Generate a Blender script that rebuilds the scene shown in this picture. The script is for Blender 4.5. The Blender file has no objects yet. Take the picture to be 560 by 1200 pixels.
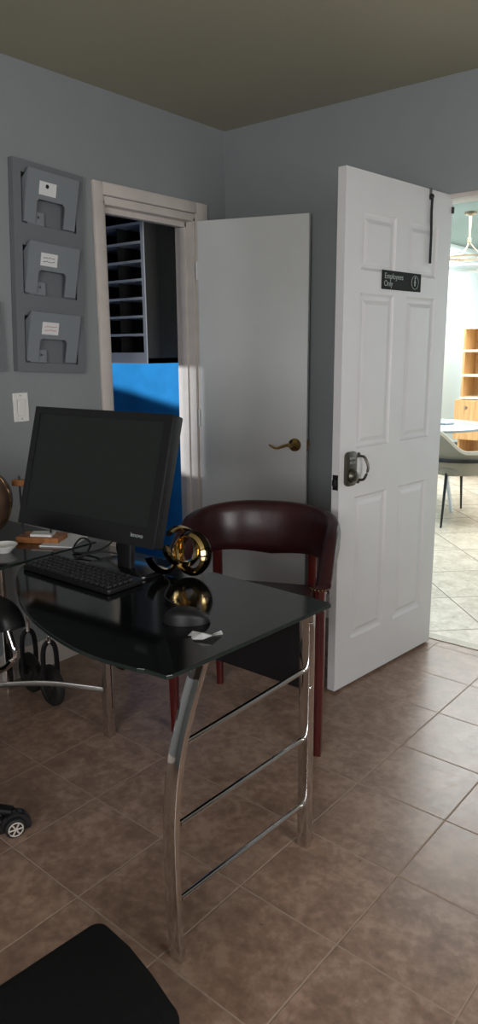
import bpy, bmesh, math, random
from mathutils import Vector, Matrix
random.seed(4)
S = bpy.context.scene
COL = S.collection
PI = math.pi

# ------------------------------------------------------------------ camera
F_PX = 840.23
yaw, pitch, roll = 0.6795, 0.2237, -0.0075
fw = Vector((-math.sin(yaw)*math.cos(pitch), math.cos(yaw)*math.cos(pitch), -math.sin(pitch)))
rt = Vector((math.cos(yaw), math.sin(yaw), 0)); up = rt.cross(fw)
c_, s_ = math.cos(roll), math.sin(roll)
rt, up = c_*rt + s_*up, -s_*rt + c_*up
cd = bpy.data.cameras.new('camera'); cam = bpy.data.objects.new('camera', cd); COL.objects.link(cam)
M4 = Matrix((rt, up, -fw)).transposed().to_4x4(); M4.translation = Vector((2.6023, -3.1234, 1.4089))
cam.matrix_world = M4
cd.sensor_fit = 'HORIZONTAL'; cd.sensor_width = 36.0; cd.lens = F_PX/560*36.0
cd.clip_start = 0.05
S.camera = cam

# ------------------------------------------------------------------ world, light, exposure
W = bpy.data.worlds.new('world'); S.world = W; W.use_nodes = True
bg = W.node_tree.nodes['Background']; bg.inputs[0].default_value = (0.62, 0.74, 0.86, 1); bg.inputs[1].default_value = 0.6
vs = S.view_settings
vs.view_transform = 'Standard'; vs.look = 'None'; vs.gamma = 1; vs.use_curve_mapping = False
vs.exposure = 0.12

def area(name, loc, target, sx, sy, power, color=(1, 1, 1), spread=PI):
    l = bpy.data.lights.new(name, 'AREA'); l.shape = 'RECTANGLE'; l.size = sx; l.size_y = sy
    l.energy = power; l.color = color; l.spread = spread
    o = bpy.data.objects.new(name, l); COL.objects.link(o); o.location = loc
    o.rotation_euler = (Vector(target)-Vector(loc)).to_track_quat('-Z', 'Y').to_euler()
    return o
# daylight through the office window (right wall), the far room's window, and a light outside the store room's made-up slot
area('daylight_office_side', (4.40, -2.35, 1.45), (0.4, -1.75, 1.10), 1.3, 1.15, 45, (1.0, 0.985, 0.965))
area('daylight_office_rear', (2.75, -4.90, 1.50), (1.0, 0.0, 1.00), 1.5, 1.15, 60, (1.0, 0.985, 0.965))
area('daylight_far_room', (3.1, 3.9, 1.6), (-0.8, 3.9, 1.3), 1.2, 1.5, 40, (0.95, 1.0, 1.0))
area('fill_light_far_room', (0.25, 3.3, 2.47), (0.25, 3.3, 0), 1.7, 3.4, 150, (0.97, 1.0, 0.99))  # unseen fill added to brighten the far room, not a real fixture
area('slot_light_store', (-0.75, -3.0, 1.20), (-0.75, 0.2, 1.18), 0.35, 0.05, 90, (0.93, 0.97, 1.0))

# ------------------------------------------------------------------ materials
def srgb(r, g, b):
    f = lambda c: (c/255/12.92 if c/255 <= .04045 else ((c/255+.055)/1.055)**2.4)
    return (f(r), f(g), f(b), 1)
def mat(name, color, rough=0.6, metal=0.0, spec=0.5, bump=0, bscale=60, var=0, vscale=6, coat=0, var_col=None, emit=0):
    m = bpy.data.materials.new(name); m.use_nodes = True
    nt = m.node_tree; b = nt.nodes['Principled BSDF']; L = nt.links
    b.inputs['Base Color'].default_value = color
    b.inputs['Roughness'].default_value = rough; b.inputs['Metallic'].default_value = metal
    b.inputs['Specular IOR Level'].default_value = spec
    b.inputs['Coat Weight'].default_value = coat
    tc = nt.nodes.new('ShaderNodeTexCoord')
    if var or var_col:
        n = nt.nodes.new('ShaderNodeTexNoise'); n.inputs['Scale'].default_value = vscale; n.inputs['Detail'].default_value = 5
        L.new(tc.outputs['Object'], n.inputs['Vector'])
        mx = nt.nodes.new('ShaderNodeMix'); mx.data_type = 'RGBA'
        c2 = var_col or tuple(min(1, c*(1-var)) for c in color[:3])+(1,)
        mx.inputs[6].default_value = color; mx.inputs[7].default_value = c2
        rp = nt.nodes.new('ShaderNodeMapRange'); rp.inputs[1].default_value = .35; rp.inputs[2].default_value = .65
        L.new(n.outputs['Fac'], rp.inputs[0]); L.new(rp.outputs[0], mx.inputs[0]); L.new(mx.outputs[2], b.inputs['Base Color'])
    if bump:
        n = nt.nodes.new('ShaderNodeTexNoise'); n.inputs['Scale'].default_value = bscale; n.inputs['Detail'].default_value = 3
        L.new(tc.outputs['Object'], n.inputs['Vector'])
        bp = nt.nodes.new('ShaderNodeBump'); bp.inputs['Strength'].default_value = bump; bp.inputs['Distance'].default_value = 0.004
        L.new(n.outputs['Fac'], bp.inputs['Height']); L.new(bp.outputs[0], b.inputs['Normal'])
    if emit:
        b.inputs['Emission Color'].default_value = color; b.inputs['Emission Strength'].default_value = emit
    return m

def tile_mat(name, c1, c2, c3, grout, size, ox, oy, rot, rough, gw):
    m = bpy.data.materials.new(name); m.use_nodes = True
    nt = m.node_tree; N = nt.nodes; L = nt.links; b = N['Principled BSDF']
    g = N.new('ShaderNodeNewGeometry')
    mp = N.new('ShaderNodeMapping'); mp.vector_type = 'TEXTURE'
    mp.inputs['Location'].default_value = (ox, oy, 0); mp.inputs['Rotation'].default_value = (0, 0, rot)
    mp.inputs['Scale'].default_value = (size, size, size)
    L.new(g.outputs['Position'], mp.inputs['Vector'])
    sx = N.new('ShaderNodeSeparateXYZ'); L.new(mp.outputs[0], sx.inputs[0])
    def edge(o):
        f = N.new('ShaderNodeMath'); f.operation = 'PINGPONG'; f.inputs[1].default_value = .5; L.new(o, f.inputs[0]); return f.outputs[0]
    mn = N.new('ShaderNodeMath'); mn.operation = 'MINIMUM'; L.new(edge(sx.outputs[0]), mn.inputs[0]); L.new(edge(sx.outputs[1]), mn.inputs[1])
    mask = N.new('ShaderNodeMapRange'); mask.inputs[1].default_value = gw*.6; mask.inputs[2].default_value = gw*1.5
    L.new(mn.outputs[0], mask.inputs[0])
    fl = N.new('ShaderNodeVectorMath'); fl.operation = 'FLOOR'; L.new(mp.outputs[0], fl.inputs[0])
    wn = N.new('ShaderNodeTexWhiteNoise'); wn.noise_dimensions = '2D'; L.new(fl.outputs[0], wn.inputs['Vector'])
    ad = N.new('ShaderNodeVectorMath'); ad.operation = 'MULTIPLY_ADD'; ad.inputs[1].default_value = (9, 9, 9)
    L.new(wn.outputs['Color'], ad.inputs[0]); L.new(g.outputs['Position'], ad.inputs[2])
    n1 = N.new('ShaderNodeTexNoise'); n1.inputs['Scale'].default_value = 10; n1.inputs['Detail'].default_value = 9; n1.inputs['Roughness'].default_value = .68
    n1.inputs['Distortion'].default_value = .35
    L.new(ad.outputs[0], n1.inputs['Vector'])
    n2 = N.new('ShaderNodeTexNoise'); n2.inputs['Scale'].default_value = 38; n2.inputs['Detail'].default_value = 6; L.new(ad.outputs[0], n2.inputs['Vector'])
    cr = N.new('ShaderNodeValToRGB'); e = cr.color_ramp.elements
    e[0].position = .34; e[0].color = c1; e[1].position = .66; e[1].color = c3
    q = e.new(.5); q.color = c2
    mx0 = N.new('ShaderNodeMath'); mx0.operation = 'MULTIPLY_ADD'; mx0.inputs[1].default_value = .6
    sb = N.new('ShaderNodeMath'); sb.operation = 'SUBTRACT'; sb.inputs[1].default_value = .30; L.new(n1.outputs['Fac'], sb.inputs[0])
    L.new(n2.outputs['Fac'], mx0.inputs[0]); L.new(sb.outputs[0], mx0.inputs[2]); L.new(mx0.outputs[0], cr.inputs[0])
    mx = N.new('ShaderNodeMix'); mx.data_type = 'RGBA'; L.new(mask.outputs[0], mx.inputs[0]); mx.inputs[6].default_value = grout; L.new(cr.outputs[0], mx.inputs[7])
    L.new(mx.outputs[2], b.inputs['Base Color'])
    rr = N.new('ShaderNodeMapRange'); rr.inputs[3].default_value = rough-.08; rr.inputs[4].default_value = rough+.1; L.new(n2.outputs['Fac'], rr.inputs[0])
    rm = N.new('ShaderNodeMix'); L.new(mask.outputs[0], rm.inputs[0]); rm.inputs[2].default_value = .75; L.new(rr.outputs[0], rm.inputs[3])
    L.new(rm.outputs[0], b.inputs['Roughness'])
    h = N.new('ShaderNodeMath'); h.operation = 'MULTIPLY_ADD'; h.inputs[1].default_value = .16; L.new(n2.outputs['Fac'], h.inputs[0]); L.new(mask.outputs[0], h.inputs[2])
    bp = N.new('ShaderNodeBump'); bp.inputs['Strength'].default_value = .5; bp.inputs['Distance'].default_value = .002
    L.new(h.outputs[0], bp.inputs['Height']); L.new(bp.outputs[0], b.inputs['Normal'])
    return m

def wood_mat(name, c1, c2, rough=.45, scale=4, stretch=(1, 1, 12)):
    m = bpy.data.materials.new(name); m.use_nodes = True
    nt = m.node_tree; N = nt.nodes; L = nt.links; b = N['Principled BSDF']
    tc = N.new('ShaderNodeTexCoord'); mp = N.new('ShaderNodeMapping'); mp.inputs['Scale'].default_value = (stretch[2]/stretch[0], stretch[2]/stretch[1], 1)
    L.new(tc.outputs['Object'], mp.inputs['Vector'])
    n = N.new('ShaderNodeTexNoise'); n.inputs['Scale'].default_value = scale; n.inputs['Detail'].default_value = 6; n.inputs['Distortion'].default_value = .6
    L.new(mp.outputs[0], n.inputs['Vector'])
    cr = N.new('ShaderNodeValToRGB'); e = cr.color_ramp.elements; e[0].position = .3; e[0].color = c1; e[1].position = .7; e[1].color = c2
    L.new(n.outputs['Fac'], cr.inputs[0]); L.new(cr.outputs[0], b.inputs['Base Color']); b.inputs['Roughness'].default_value = rough
    return m

M = {}
M['wall'] = mat('grey_wall_paint', srgb(141, 145, 148), .75, bump=.25, bscale=90, var=.05, vscale=2.5)
M['ceiling'] = mat('ceiling_paint', srgb(168, 164, 144), .85, bump=.2, bscale=70, var=.05, vscale=2)
M['far_wall'] = mat('pale_wall_paint', srgb(232, 242, 242), .7)
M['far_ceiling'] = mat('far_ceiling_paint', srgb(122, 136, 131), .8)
M['trim'] = mat('off_white_trim_paint', srgb(208, 200, 194), .45, bump=.1, bscale=40, var=.08, vscale=14)
M['white_door'] = mat('white_door_paint', srgb(208, 207, 208), .42, bump=.08, bscale=120, var=.03)
M['plain_door'] = mat('pale_grey_door_paint', srgb(222, 224, 224), .42, bump=.05, bscale=50, var=.03)
M['blue'] = mat('blue_wall_paint', srgb(52, 156, 230), .32, bump=.2, bscale=12, var=.25, vscale=4)
M['floor'] = tile_mat('brown_floor_tile', srgb(120, 96, 82), srgb(138, 112, 96), srgb(158, 132, 115), srgb(154, 134, 118), .3045, 1.5919, -.315, -.0221, .31, .0068)
M['far_floor'] = tile_mat('pale_floor_tile', srgb(176, 168, 152), srgb(196, 188, 172), srgb(212, 205, 190), srgb(120, 110, 98), .475, 1.0756, .691, PI/4, .3, .007)
M['marble'] = mat('threshold_marble', srgb(176, 166, 148), .3, var=.3, vscale=18)
M['black_glass'] = mat('black_desk_glass', (.0045, .0055, .0055, 1), .09, spec=.85, bump=.012, bscale=300)
M['glass_edge'] = mat('desk_glass_edge', (.012, .02, .018, 1), .2)
M['chrome'] = mat('chrome_tube', (.72, .71, .70, 1), .045, 1.0)
M['dull_chrome'] = mat('dull_steel', (.34, .33, .32, 1), .32, 1.0)
M['black_plastic'] = mat('black_plastic', (.008, .008, .009, 1), .45, spec=.3, bump=.05, bscale=400)
M['gloss_black'] = mat('gloss_black_plastic', (.006, .006, .007, 1), .22)
M['screen'] = mat('dark_screen', (.012, .015, .0135, 1), .33, spec=.4)
M['key'] = mat('key_plastic', (.016, .016, .017, 1), .45)
M['leather'] = mat('burgundy_leather', (.034, .007, .009, 1), .34, bump=.35, bscale=16, var=.35, vscale=9)
M['mahogany'] = wood_mat('mahogany_wood', (.045, .0045, .005, 1), (.085, .009, .008, 1), .28)
M['brass'] = mat('brass', (.62, .42, .16, 1), .2, 1.0)
M['aged_brass'] = mat('aged_brass', (.14, .09, .045, 1), .35, 1.0)
M['gold'] = mat('gold_metal', (.80, .58, .26, 1), .12, 1.0)
M['dark_gold'] = mat('dark_bronze_metal', (.04, .032, .022, 1), .12, 1.0)
M['pewter'] = mat('aged_pewter', (.13, .12, .10, 1), .38, 1.0)
M['grey_plastic'] = mat('grey_holder_plastic', srgb(112, 117, 121), .42, bump=.04, bscale=200)
M['grey_lit'] = mat('grey_holder_lit_plastic', srgb(128, 134, 139), .42)  # same plastic as the panel, lightened to stand in for light on the pockets
M['card'] = mat('white_card', srgb(222, 222, 222), .7)
M['ink'] = mat('grey_ink', srgb(90, 90, 100), .8)
M['red_ink'] = mat('red_ink', srgb(200, 90, 90), .8)
M['switch'] = mat('white_switch_plastic', srgb(232, 230, 228), .35)
M['sign'] = mat('black_sign_plastic', (.012, .014, .013, 1), .7, spec=.2)
M['sign_text'] = mat('sign_lettering', srgb(150, 160, 158), .6)
M['strap'] = mat('black_webbing', (.008, .008, .009, 1), .8)
M['rack'] = mat('grey_rack_laminate', srgb(228, 232, 238), .4)
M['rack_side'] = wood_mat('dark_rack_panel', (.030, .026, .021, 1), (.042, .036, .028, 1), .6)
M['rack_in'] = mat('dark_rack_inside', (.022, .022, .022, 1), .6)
M['fabric'] = mat('black_fabric', (.006, .006, .0065, 1), .95, spec=.15, bump=.4, bscale=500)
M['globe'] = mat('antique_globe', (.07, .036, .022, 1), .4, var_col=(.16, .095, .06, 1), vscale=7)
M['light_wood'] = wood_mat('light_wood', srgb(186, 138, 86), srgb(214, 172, 120), .45, 3)
M['organizer_wood'] = wood_mat('organizer_wood', srgb(120, 72, 40), srgb(176, 116, 66), .45, 5, (1, 1, 6))
M['shelf_edge'] = mat('pale_shelf_edge', srgb(240, 226, 200), .5)
M['taupe'] = mat('taupe_upholstery', srgb(146, 140, 124), .85, bump=.15, bscale=200)
M['taupe_dark'] = mat('taupe_piping', srgb(198, 192, 176), .8)
M['black_metal'] = mat('black_metal', (.008, .008, .008, 1), .4)
M['table_top'] = mat('pale_grey_tabletop', srgb(150, 160, 164), .25)
M['white_lacquer'] = mat('white_lacquer', srgb(225, 228, 228), .3)
M['rubber'] = mat('black_rubber', (.01, .01, .01, 1), .65)
M['silver'] = mat('silver_plastic', srgb(190, 180, 172), .4)
M['pendant_glass'] = mat('frosted_pendant_glass', srgb(205, 216, 214), .25)
M['bronze'] = mat('pendant_bronze', (.32, .25, .17, 1), .3, .8)
M['ceramic'] = mat('white_ceramic', srgb(215, 215, 212), .25)
M['glass'] = mat('window_glass', (.9, .95, .95, 1), .02)
M['glass'].node_tree.nodes['Principled BSDF'].inputs['Transmission Weight'].default_value = 1
M['glass'].node_tree.nodes['Principled BSDF'].inputs['IOR'].default_value = 1.05

# ------------------------------------------------------------------ mesh helpers
def link(name, bm, m, parent=None, smooth=False, loc=None, rot=None):
    me = bpy.data.meshes.new(name); bm.normal_update(); bm.to_mesh(me); bm.free()
    for x in (m if isinstance(m, (list, tuple)) else [m]): me.materials.append(M[x])
    o = bpy.data.objects.new(name, me); COL.objects.link(o)
    if smooth:
        for p in me.polygons: p.use_smooth = True
        me.set_sharp_from_angle(angle=math.radians(38))
    if parent: o.parent = parent
    if loc: o.location = loc
    if rot: o.rotation_euler = rot
    return o
def tag(o, label, cat, group=None):
    o['label'] = label; o['category'] = cat
    if group: o['group'] = group
    return o
def struct(o): o['kind'] = 'structure'; return o
def thing(name, label, cat, loc=(0, 0, 0), rot=0, group=None):
    o = bpy.data.objects.new(name, None); COL.objects.link(o); o.location = loc
    o.rotation_euler = rot if isinstance(rot, tuple) else (0, 0, rot)
    o.empty_display_size = .1
    return tag(o, label, cat, group)

def B(): return bmesh.new()
def box(bm, x0, x1, y0, y1, z0, z1, bev=0, seg=2, mi=0, mtx=None):
    t = bmesh.new()
    r = bmesh.ops.create_cube(t, size=1)
    for v in r['verts']:
        v.co = Vector(((x0+x1)/2+v.co.x*(x1-x0), (y0+y1)/2+v.co.y*(y1-y0), (z0+z1)/2+v.co.z*(z1-z0)))
    if bev: bmesh.ops.bevel(t, geom=t.edges[:], offset=bev, segments=seg, affect='EDGES', profile=.5)
    merge(bm, t, mi, mtx)
def merge(bm, t, mi=0, mtx=None):
    if mtx is not None: t.transform(mtx)
    bmesh.ops.recalc_face_normals(t, faces=t.faces[:])
    for f in t.faces: f.material_index = mi
    me = bpy.data.meshes.new('tmp'); t.to_mesh(me); t.free(); bm.from_mesh(me); bpy.data.meshes.remove(me)
def sweep(bm, pts, prof, closed=False, mi=0, upv=Vector((0, 0, 1)), cap=True, scales=None):
    """prof: list of (a,b) in the (side, up) frame"""
    t = bmesh.new(); pts = [Vector(p) for p in pts]; n = len(pts); rings = []
    prev = None
    for i, p in enumerate(pts):
        if closed: d = pts[(i+1) % n]-pts[i-1]
        else: d = pts[min(i+1, n-1)]-pts[max(i-1, 0)]
        d.normalize()
        if prev is None:
            side = d.cross(upv)
            if side.length < 1e-4: side = d.cross(Vector((0, 1, 0)))
            side.normalize()
        else:
            side = prev - d*prev.dot(d); side.normalize()
        prev = side
        if upv is not None and abs(d.dot(upv)) < .95:
            side = d.cross(upv).normalized(); prev = side
        u = side.cross(d)
        sc = scales[i] if scales else 1
        rings.append([t.verts.new(p+side*a*sc+u*b*sc) for a, b in prof])
    m = len(prof)
    rng = range(n) if closed else range(n-1)
    for i in rng:
        A, C = rings[i], rings[(i+1) % n]
        for j in range(m):
            t.faces.new((A[j], A[(j+1) % m], C[(j+1) % m], C[j]))
    if cap and not closed:
        t.faces.new(rings[0]); t.faces.new(rings[-1][::-1])
    merge(bm, t, mi)
def circ(r, n=12, ry=None): return [(r*math.cos(2*PI*k/n), (ry or r)*math.sin(2*PI*k/n)) for k in range(n)]
def rectp(w, h, r=.003):
    o = []
    for sx, sy, a0 in ((1, 1, 0), (-1, 1, 90), (-1, -1, 180), (1, -1, 270)):
        for k in range(3):
            a = math.radians(a0+k*45); o.append((sx*(w/2-r)+r*math.cos(a), sy*(h/2-r)+r*math.sin(a)))
    return o
def tube(bm, pts, r, n=12, closed=False, mi=0): sweep(bm, pts, circ(r, n), closed, mi)
def spline(pts, k=8):
    pts = [Vector(p) for p in pts]; o = []
    P = [pts[0]*2-pts[1]]+pts+[pts[-1]*2-pts[-2]]
    for i in range(1, len(P)-2):
        for j in range(k):
            t = j/k; a, b, c, d = P[i-1:i+3]
            o.append(.5*((2*b)+(-a+c)*t+(2*a-5*b+4*c-d)*t*t+(-a+3*b-3*c+d)*t**3))
    o.append(pts[-1]); return o
def lathe(bm, prof, n=28, loc=(0, 0, 0), mi=0, mtx=None):
    t = bmesh.new(); rings = []
    for r, z in prof:
        if r < 1e-5: rings.append([t.verts.new((0, 0, z))])
        else: rings.append([t.verts.new((r*math.cos(2*PI*k/n), r*math.sin(2*PI*k/n), z)) for k in range(n)])
    for A, C in zip(rings, rings[1:]):
        for k in range(n):
            a, b = A[k % len(A)], A[(k+1) % len(A)]; c, d = C[(k+1) % len(C)], C[k % len(C)]
            vs_ = []
            for v in (a, b, c, d):
                if v not in vs_: vs_.append(v)
            if len(vs_) > 2: t.faces.new(vs_)
    t.transform(Matrix.Translation(loc))
    merge(bm, t, mi, mtx)
def prism(bm, outline, z0, z1, bev=0, mi=0, mtx=None):
    t = bmesh.new()
    f = t.faces.new([t.verts.new((x, y, z0)) for x, y in outline])
    e = bmesh.ops.extrude_face_region(t, geom=[f])
    for v in e['geom']:
        if isinstance(v, bmesh.types.BMVert): v.co.z = z1
    if bev:
        ed = [x for x in t.edges if abs(x.verts[0].co.z-x.verts[1].co.z) < 1e-6]
        bmesh.ops.bevel(t, geom=ed, offset=bev, segments=2, affect='EDGES', profile=.5)
    merge(bm, t, mi, mtx)
def rounded_rect(x0, x1, y0, y1, r, n=6):
    o = []
    for cx, cy, a0 in ((x1-r, y1-r, 0), (x0+r, y1-r, 90), (x0+r, y0+r, 180), (x1-r, y0+r, 270)):
        for k in range(n+1):
            a = math.radians(a0+90*k/n); o.append((cx+r*math.cos(a), cy+r*math.sin(a)))
    return o
def text_mesh(name, s, size, m, parent, mtx, extrude=.0006):
    cu = bpy.data.curves.new('t', 'FONT'); cu.body = s; cu.size = size; cu.extrude = extrude; cu.align_x = 'CENTER'; cu.align_y = 'CENTER'
    o = bpy.data.objects.new('t', cu); COL.objects.link(o)
    bpy.context.view_layer.update()
    me = bpy.data.meshes.new_from_object(o.evaluated_get(bpy.context.evaluated_depsgraph_get()))
    COL.objects.unlink(o); bpy.data.objects.remove(o)
    me.name = name; me.materials.clear(); me.materials.append(M[m]); me.transform(mtx)
    r = bpy.data.objects.new(name, me); COL.objects.link(r)
    if parent: r.parent = parent
    return r

# ================================================================== THE ROOM
H = 2.509
XR, YR = 4.2, -4.7
bm = B(); box(bm, 0, XR, YR, .06, -.1, 0); struct(link('floor', bm, 'floor'))
bm = B(); box(bm, 1.185, 2.03, .06, .125, -.1, .004, .002); struct(link('trim_1', bm, 'marble'))
bm = B(); box(bm, -.1, XR+.15, YR-.15, .12, H, H+.1); struct(link('ceiling', bm, 'ceiling'))
# left wall with the store room opening
OY0, OY1, OZ = -.857, -.245, 2.045
bm = B()
box(bm, -.12, 0, YR-.12, OY0, -.1, H); box(bm, -.12, 0, OY1, .12, -.1, H); box(bm, -.12, 0, OY0, OY1, OZ, H)
struct(link('wall_left', bm, 'wall'))
# back wall with the opening to the far room
DX0, DX1, DZ = 1.185, 2.03, 2.045
bm = B()
box(bm, 0, DX0, 0, .12, -.1, H); box(bm, DX1, XR+.12, 0, .12, -.1, H); box(bm, DX0, DX1, 0, .12, DZ, H)
struct(link('wall_back', bm, 'wall'))
bm = B()
box(bm, XR, XR+.12, YR-.12, -3.05, -.1, H); box(bm, XR, XR+.12, -1.65, 0, -.1, H)
box(bm, XR, XR+.12, -3.05, -1.65, -.1, .85); box(bm, XR, XR+.12, -3.05, -1.65, 2.05, H)
struct(link('wall_right', bm, 'wall'))
bm = B(); box(bm, 0, 1.95, YR-.12, YR, -.1, H); box(bm, 3.55, XR, YR-.12, YR, -.1, H); box(bm, 1.95, 3.55, YR-.12, YR, -.1, .85); box(bm, 1.95, 3.55, YR-.12, YR, 2.05, H); struct(link('wall_rear', bm, 'wall'))
bm = B()
for a in (.85, 1.43, 2.01): box(bm, 1.95, 3.55, YR-.07, YR-.02, a, a+.04)
for a in (1.95, 2.73, 3.51): box(bm, a, a+.04, YR-.07, YR-.02, .85, 2.05)
struct(link('window_2', bm, 'trim'))
bm = B()
for a in (.85, 1.43, 2.01): box(bm, XR+.02, XR+.07, -3.05, -1.65, a, a+.04)
for a in (-3.05, -2.37, -1.69): box(bm, XR+.02, XR+.07, a, a+.04, .85, 2.05)
struct(link('window_1', bm, 'trim'))
# baseboards
bm = B(); box(bm, 0, .014, YR, OY0-.055, 0, .135, .004); box(bm, 0, .014, -.16, 0, 0, .135, .004); struct(link('baseboard_left', bm, 'trim'))
bm = B(); box(bm, .014, DX0-.02, -.014, 0, 0, .135, .004); box(bm, DX1+.02, XR, -.014, 0, 0, .135, .004); struct(link('baseboard_back', bm, 'trim'))
# store room door casing and jamb
bm = B()
box(bm, 0, .018, OY0-.055, OY0, 0, 2.13, .004)
box(bm, 0, .018, OY1, OY1+.083, 0, 2.13, .004)
box(bm, 0, .019, OY0, OY1, 2.077, 2.13, .004)
struct(link('trim_2', bm, 'trim', smooth=True))
bm = B()
box(bm, -.125, .004, OY0, OY0+.018, 0, OZ+.01, .002); box(bm, -.125, .004, OY1-.014, OY1, 0, OZ+.01, .002)
box(bm, -.125, .004, OY0, OY1, OZ-.005, OZ+.03, .002)
box(bm, -.085, -.045, OY0+.018, OY0+.03, 0, OZ-.004, .002); box(bm, -.085, -.045, OY1-.026, OY1-.014, 0, OZ-.004, .002)
box(bm, -.085, -.045, OY0+.018, OY1-.014, OZ-.03, OZ, .002)
struct(link('trim_3', bm, 'trim', smooth=True))
# frame of the opening in the back wall
bm = B()
box(bm, DX0, DX0+.018, -.004, .124, 0, DZ, .002); box(bm, DX1-.018, DX1, -.004, .124, 0, DZ, .002); box(bm, DX0, DX1, -.004, .124, DZ-.018, DZ, .002)
struct(link('trim_4', bm, 'trim', smooth=True))

# ---- store room behind the left wall
SB = .25
bm = B(); box(bm, -1.9, -.12, SB, SB+.1, -.1, H); struct(link('wall_store_back', bm, 'blue'))
bm = B(); box(bm, -2.0, -1.9, -1.3, SB+.1, -.1, H); struct(link('wall_store_far', bm, 'blue'))
bm = B()
box(bm, -1.9, -.12, -1.25, -1.15, 1.279, H); box(bm, -1.9, -1.25, -1.25, -1.15, -.1, 1.279); box(bm, -.27, -.12, -1.25, -1.15, -.1, 1.28)
prism(bm, [(-1.25, -.1), (-.12, -.1), (-.12, .88), (-.30, .88), (-.42, .92), (-.60, 1.105), (-1.06, 1.185), (-1.25, 1.22)], 0, .10, 0, 0, Matrix.Translation((0, -1.15, 0)) @ Matrix.Rotation(PI/2, 4, 'X'))  # sloped slot is invented, shaped to cast the lit patch on wall and jamb
struct(link('wall_store_light_slot', bm, 'blue'))
bm = B(); box(bm, -2.0, 0, -1.25, SB, -.1, -.001); struct(link('floor_store', bm, 'floor'))
bm = B(); box(bm, -2.0, -.12, -1.3, SB+.1, H, H+.1); struct(link('ceiling_store', bm, 'ceiling'))

# ---- far room
bm = B(); box(bm, -2.2, 3.6, .125, 6.6, -.1, 0); struct(link('floor_far', bm, 'far_floor'))
bm = B(); box(bm, -2.2, -.80, .36, 6.6, -.1, 2.36); struct(link('wall_far_left', bm, 'far_wall'))
bm = B(); box(bm, -.80, 3.6, 6.45, 6.6, -.1, 2.5); struct(link('wall_far_end', bm, 'far_wall'))
bm = B(); box(bm, 3.5, 3.6, .125, 6.45, -.1, .5); box(bm, 3.5, 3.6, .125, 2.1, .5, 2.5); box(bm, 3.5, 3.6, 4.5, 6.45, .5, 2.5); box(bm, 3.5, 3.6, 2.1, 4.5, 2.45, 2.5)
struct(link('wall_far_right', bm, 'far_wall'))
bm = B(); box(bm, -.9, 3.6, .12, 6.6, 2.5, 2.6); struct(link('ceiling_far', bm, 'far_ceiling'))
bm = B(); box(bm, -.80, -.72, .36, 6.45, 2.44, 2.5, .01); box(bm, -.80, -.76, .36, 6.45, 2.36, 2.44, .01); struct(link('trim_5', bm, 'far_wall'))

# ================================================================== DOORS
def lever(parent, name, mtx, m='brass'):
    bm = B()
    lathe(bm, [(0, .0), (.033, .0), (.034, .004), (.030, .010), (.018, .014), (.012, .02), (.011, .045), (.014, .05), (.014, .058), (.008, .063), (0, .063)], 28)
    pts = spline([(0, 0, .054), (-.025, .004, .056), (-.055, -.006, .056), (-.085, -.014, .055), (-.112, -.004, .054), (-.122, .004, .054)], 5)
    sweep(bm, pts, circ(.0075, 10, .006), upv=Vector((0, 0, 1)), scales=[1.25-.75*i/(len(pts)-1) for i in range(len(pts))])
    bm.transform(mtx)
    return link(name, bm, m, parent, True)
# plain door of the store room, swung open past square
hx, hy = .022, -.25
ang = math.atan2(.185, .545)
DW = .585
# local frame: x along the door from the hinge, y = thickness (away from camera), z up
door1 = None
bm = B(); box(bm, 0, DW, 0, .035, .012, 2.04, .0025)
door1 = link('door_1', bm, 'plain_door', None, True, (hx, hy, 0), (0, 0, ang)); struct(door1)
lever(door1, 'door_handle', Matrix.Translation((DW-.062, 0, .925)) @ Matrix.Rotation(PI/2, 4, 'X'))
bm = B(); box(bm, DW-.0005, DW+.0015, .006, .029, .895, .955, .0005); box(bm, DW, DW+.010, .012, .023, .918, .934, .003)
link('latch_plate', bm, 'brass', door1)
for z in (.25, 1.05, 1.80):
    bm = B(); lathe(bm, [(0, -.045), (.006, -.045), (.006, .045), (0, .045)], 10, (-.005, -.003, z)); box(bm, -.005, .0, 0, .03, z-.045, z+.045)
    link('hinge', bm, 'plain_door', door1, True)

# six-panel door
th = .104; PW = .758
def panel_face(bm, W_, Z0, Z1, y, sgn, rects):
    """flat face at y with raised-and-fielded panels sunk into it"""
    xs = sorted({0, W_} | {r[0] for r in rects} | {r[1] for r in rects}); zs = sorted({Z0, Z1} | {r[2] for r in rects} | {r[3] for r in rects})
    t = bmesh.new()
    V = lambda x, z, d=0: t.verts.new((x, y+sgn*d, z))
    for i in range(len(xs)-1):
        for j in range(len(zs)-1):
            cx, cz = (xs[i]+xs[i+1])/2, (zs[j]+zs[j+1])/2
            if any(r[0] < cx < r[1] and r[2] < cz < r[3] for r in rects): continue
            t.faces.new((V(xs[i], zs[j]), V(xs[i+1], zs[j]), V(xs[i+1], zs[j+1]), V(xs[i], zs[j+1])))
    for x0, x1, z0, z1 in rects:
        rings = []
        for ins, dep in ((0, 0), (.006, .0055), (.012, .0085), (.024, .0085), (.040, .0025), (.044, .0022)):
            rings.append([V(x0+ins, z0+ins, dep), V(x1-ins, z0+ins, dep), V(x1-ins, z1-ins, dep), V(x0+ins, z1-ins, dep)])
        for A, C in zip(rings, rings[1:]):
            for k in range(4): t.faces.new((A[k], A[(k+1) % 4], C[(k+1) % 4], C[k]))
        t.faces.new(rings[-1])
    bmesh.ops.remove_doubles(t, verts=t.verts[:], dist=1e-5)
    me = bpy.data.meshes.new('tmp'); t.to_mesh(me); t.free(); bm.from_mesh(me); bpy.data.meshes.remove(me)
rects = []
for x0 in (.105, .423):
    rects += [(x0, x0+.23, .215, .825), (x0, x0+.23, 1.02, 1.612), (x0, x0+.23, 1.695, 1.905)]
bm = B()
TZ0, TZ1, TT = .012, 2.041, .036
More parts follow.
